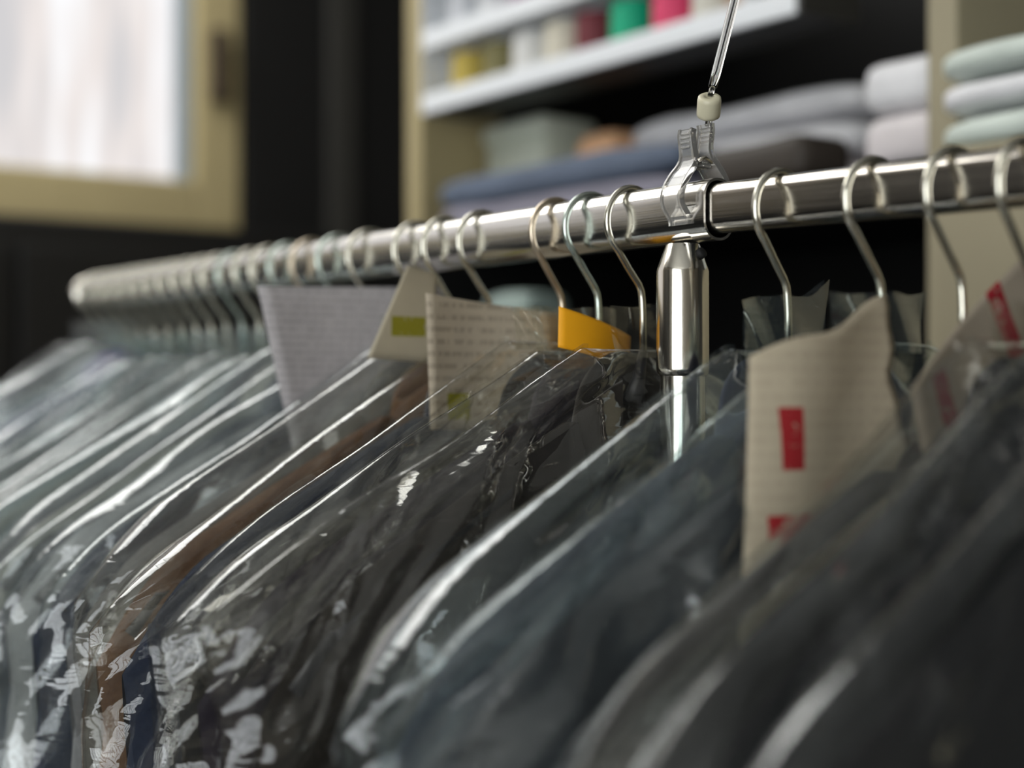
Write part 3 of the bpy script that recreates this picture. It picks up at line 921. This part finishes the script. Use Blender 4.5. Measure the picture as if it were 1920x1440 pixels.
# kraft cape round the neck of the brown-black jacket, red stripes
M['kraft_stripe'] = paper_mat('kraft_red_stripe', (.42, .36, .28), marks=[(.012, .012, .0042, .030, (.34, .02, .03)), (-.030, -.022, .0042, .016, (.30, .03, .035))])
o = sheet('paper_cape', ([(-.050, -.004), (.060, .022), (.060, -.018), (-.050, -.030)], (-.005, -.1705, 1.422)), M['kraft_stripe'],
          lambda p, q: .004 * math.sin(p * 4 + q), 'tan paper cape with dark red stripes at the right edge', 'paper cape')
o.rotation_euler = (0, math.radians(-24), 0)
# white tag on the nearest hook
sheet('paper_tag', ([(-.010, .008), (.012, .010), (.012, -.012), (-.010, -.010)], (.026, -.178, 1.462)), M['white'],
      lambda p, q: .001 * math.sin(p * 3), 'small white tag beside the rightmost hook', 'paper tag')
# orange tag
M['orange'] = principled('orange_card', (.80, .28, .012), 0.6)
M['orange_y'] = principled('yellow_orange_card', (.98, .44, .008), 0.6)
ot = sheet('paper_tag', ([(-.034, .0125), (.017, -.0012), (.016, -.0180), (-.0345, -.0075)], (.004, .0580, 1.4255)), M['orange_y'],
           lambda p, q: .0050 * (p - .35) ** 2 * 4 - .001, 'bright orange card tag at the neck of the second bag left of the post', 'paper tag')
# printed slips on the hangers farther left
M['slip_beige'] = paper_mat('beige_printed_slip', (.68, .60, .47), ink=(.22, .16, .10), lines=.35, line_scale=48, marks=[(-.025, -.064, .008, .007, (.42, .40, .02))])
sheet('paper_slip', ([(-.047, -.004), (.040, -.012), (.036, -.078), (-.046, -.076)], (-.006, .1440, 1.452)), M['slip_beige'],
      lambda p, q: .006 * math.sin(p * 3.1) - .003 * q, 'beige printed laundry slip between the post and the grey slip', 'paper slip', 'laundry slips')
M['slip_band'] = paper_mat('beige_slip_yellow_band', (.66, .60, .46), lines=0, marks=[(.002, -.026, .012, .0055, (.40, .37, .04))])
sheet('paper_slip', ([(.000, .008), (.022, .004), (.018, -.046), (-.026, -.044)], (-.038, .1860, 1.458)), M['slip_band'],
      lambda p, q: .004 * p, 'cream slip with a yellow-green band beside the grey slip', 'paper slip', 'laundry slips')
M['slip_grey'] = paper_mat('grey_printed_slip', (.66, .63, .64), ink=(.30, .29, .30), lines=.4, line_scale=70)
sheet('paper_slip', ([(-.060, .004), (.066, .008), (.066, -.090), (-.034, -.104)], (-.030, .2660, 1.4525)), M['slip_grey'],
      lambda p, q: .003 * math.sin(p * 4), 'large lilac-grey printed slip under the far rail', 'paper slip', 'laundry slips')

# ------------------------------------------------------------------ shelving unit behind the rail
CX0, CX1, CY0, CY1 = .462, .86, .229, .957
un = empty('shelving_unit', (CX0, CY0, 0))
tag(un, 'beige shelving unit with a dark inside behind the rail', 'shelving unit')
part(MB().box(CX0, CX1, CY1, CY1 + .032, 0, 2.45, .002).build('end_panel', M['beige']), un)
part(MB().box(CX0, CX1, CY0 - .028, CY0, 0, 2.45, .002).build('end_panel', M['beige_dull']), un)
part(MB().box(CX1 - .012, CX1, CY0, CY1, 0.05, 2.45).build('back_panel', M['dark']), un)
for z in (.35, .75, 1.10, 1.395, 1.575, 2.42):
    part(MB().box(CX0 + .01, CX1 - .012, CY0, CY1, z - .018, z, .001).build('shelf', M['dark']), un)

part(MB().box(CX0 + .012, CX1 - .012, CY1 - .006, CY1, .05, 1.557).build('black_sheet', M['dark']), un)  # thin black sheet covering the end panel's inner face
part(MB().box(.575, CX1 - .012, CY1 - .006, CY1, 1.575, 2.40).build('black_sheet', M['dark']), un)  # same above the shelf, over the deeper part only
# thread rack hanging in the unit
TX0, TX1, TY0, TY1 = .468, .530, .366, .955
tr_ = empty('thread_rack', (TX0, TY0, 1.715))
tag(tr_, 'white tiered thread rack full of coloured spools', 'thread rack')
TIERS = [1.722, 1.796, 1.870, 1.944]
for k, z in enumerate(TIERS):
    part(MB().box(TX0, TX1, TY0, TY1, z - .007, z, .0008).build('tier_board', M['white' if k else 'dark']), tr_)
    part(MB().box(TX0 - .006, TX0, TY0, TY1, z - .007, z + .015, .0015).build('lip', M['white']), tr_)
part(MB().box(TX1, TX1 + .006, TY0, TY1, 1.715, 2.02).build('rack_back', M['dark2']), tr_)
part(MB().box(TX0 - .006, TX1 + .006, TY1, TY1 + .006 - .0045, 1.715, 2.02, .0008).build('rack_side', M['white']), tr_)
part(MB().box(TX0 - .006, TX1 + .006, TY0 - .006, TY0, 1.715, 2.02, .0008).build('rack_side', M['dark2']), tr_)
part(MB().box(TX0 - .004, TX1, TY0 + .060, TY0 + .064, 1.722, 2.02).build('divider', M['white']), tr_)

TH = [  # colour name, colour, y
    ('mustard yellow', (.55, .42, .08), .905), ('olive', (.20, .18, .07), .842), ('pearl white', (.74, .74, .72), .785), ('cream', (.70, .66, .54), .728),
    ('dark red', (.16, .02, .03), .675), ('emerald green', (.0, .42, .22), .619), ('crimson pink', (.75, .06, .16), .556), ('ivory', (.66, .64, .56), .500), ('tan', (.38, .25, .17), .455)]
TH2 = [('silver grey', (.60, .62, .66), .912), ('ash white', (.66, .68, .70), .850), ('plum purple', (.22, .05, .18), .790), ('navy', (.03, .04, .10), .731), ('rose', (.55, .2, .28), .672), ('teal', (.02, .22, .24), .613), ('lemon', (.7, .6, .1), .556), ('chalk white', (.72, .72, .70), .500)]


def spool(name, col, y, z, tier):
    t = empty('thread_spool', (.498, y, z))
    tag(t, f'{name} thread spool on the {tier} tier of the white rack', 'thread spool', 'thread spools in the rack')
    mt = principled('thread_' + name.replace(' ', '_'), col, 0.6, var=.15, vscale=40, stretch=(1, 1, 60))
    MB().lathe([(.0215, .0022), (.0230, .010), (.0230, .052), (.0215, .0590)], 20).build('thread', mt, t, True)
    MB().lathe([(.0215, 0), (.0215, .0022)], 20).build('flange', M['white'], t)
    MB().lathe([(.0180, .0590), (.0180, .0604)], 20).build('flange', M['white'], t)
    MB().lathe([(.0060, .0604), (.0060, .0640)], 12).build('core', M['white'], t)


for (n_, c_, y_) in TH: spool(n_, c_, y_, TIERS[0], 'lower')
for (n_, c_, y_) in TH2: spool(n_, c_, y_, TIERS[1], 'second')
for q in range(9):   # white partitions between the spools
    for z in TIERS[:3]:
        yy = .934 - q * .0592
        part(MB().box(TX0 + .034, TX1, yy - .0012, yy + .0012, z, z + .060).build('divider', M['white']), tr_)


def bundle(name, x0, x1, y0, y1, z0, layers, mats, label, cat, sag=.006, seed=1):
    """folded cloth: soft rounded layers, one over the other"""
    t = empty(name, ((x0 + x1) / 2, (y0 + y1) / 2, z0)); tag(t, label, cat)
    rs = np.random.RandomState(seed)
    z = 0.0
    for k, h in enumerate(layers):
        hx = (x1 - x0) / 2 * (1 - .03 * rs.rand()); hy = (y1 - y0) / 2 * (1 - .03 * rs.rand())
        n1 = vnoise(seed * 7 + k, 12)
        nu, nv = 22, 16
        v = []; f = []
        for i in range(nv):
            b = math.pi * (i / (nv - 1)) - math.pi / 2
            cb = abs(math.cos(b)) ** .35; sb = math.copysign(abs(math.sin(b)) ** .55, math.sin(b))
            for j in range(nu * 2):
                a = math.pi * j / nu
                ca = math.copysign(abs(math.cos(a)) ** .3, math.cos(a)); sa = math.copysign(abs(math.sin(a)) ** .3, math.sin(a))
                X = hx * cb * ca; Y = hy * cb * sa
                v.append((X, Y, z + h / 2 + h / 2 * sb + (sag * float(n1(np.array(X), np.array(Y)))) * (sb > 0) * .5))
        m = nu * 2
        for i in range(nv - 1):
            for j in range(m):
                j2 = (j + 1) % m
                f.append((i * m + j, i * m + j2, (i + 1) * m + j2, (i + 1) * m + j))
        mesh_obj('fold', v, f, mats[k % len(mats)], t, True)
        z += h
    return t


cl = {k: principled('cloth_' + k, v, r, var=.1, vscale=20) for k, v, r in (
    ('bluegrey', (.11, .14, .20), .8), ('lilac', (.26, .25, .31), .8), ('white', (.78, .78, .80), .45), ('pinkwhite', (.74, .69, .70), .5),
    ('greenwhite', (.62, .69, .63), .5), ('darkbrown', (.045, .036, .028), .6), ('orange', (.85, .50, .28), .6), ('palegreen', (.30, .38, .35), .6))}
bundle('folded_fabric', .468, .538, .52, .945, 1.575, [.026, .034], [cl['lilac'], cl['bluegrey']], 'folded blue-grey fabric over lilac fabric on the shelf', 'folded fabric', seed=3)
bundle('folded_laundry', .545, .75, .378, .705, 1.575, [.030, .040, .030], [cl['pinkwhite'], cl['white'], cl['white']], 'long white folded laundry bundle on the dark shelf', 'folded laundry', seed=4)
bundle('cloth_roll', .541, .62, .708, .775, 1.575, [.100], [cl['orange']], 'pale orange cloth at the end of the white laundry', 'cloth roll', seed=5)
bundle('folded_laundry', .480, .60, .235, .315, 1.575, [.045, .045], [cl['pinkwhite'], cl['white']], 'short white laundry bundle beside the beige panel', 'folded laundry', seed=6)
bundle('cloth_roll', .470, .540, .365, .500, 1.575, [.043], [cl['darkbrown']], 'dark brown rolled cloth in front of the white laundry', 'cloth roll', seed=7)
bundle('folded_laundry', .48, .545, .775, .865, 1.395, [.050, .055], [cl['palegreen'], cl['palegreen']], 'pale green folded laundry on the lower shelf', 'folded laundry', seed=8)
# storage box at the far end of the shelf
sb = empty('storage_box', (.583, .889, 1.575)); tag(sb, 'pale green-grey storage box under the thread rack', 'storage box')
M['boxgrey'] = principled('pale_green_grey_plastic', (.58, .62, .52), .5)
MB().box(-.040, .040, -.058, .058, 0, .112, .014).build('body', M['boxgrey'], sb, True)
MB().box(-.043, .043, -.062, .061, .106, .132, .010).build('lid', M['boxgrey'], sb, True)
# filing cabinet at the right with a wrapped bundle on top
fc = empty('filing_cabinet', (.62, -.03, 0)); tag(fc, 'olive beige metal cabinet at the right behind the rail', 'cabinet')
MB().box(-.20, .20, -.30, .225, 0, 1.566, .004).build('body', M['beige_dull'], fc)
for k in range(4):
    d = MB().box(-.212, -.2, -.285, .21, .05 + k * .385, .415 + k * .385, .003).build('drawer', M['beige_dull'], fc)
    MB().tube([(-.212, -.09, .23 + k * .385), (-.232, -.085, .23 + k * .385), (-.232, .01, .23 + k * .385), (-.212, .015, .23 + k * .385)], .004, 8).build('handle', M['chrome'], d, True)
bundle('wrapped_bundle', .405, .66, -.12, .195, 1.566, [.028, .026, .022], [cl['greenwhite'], cl['white'], cl['greenwhite']], 'pale green-white wrapped bundle on the beige cabinet', 'wrapped bundle', seed=9)
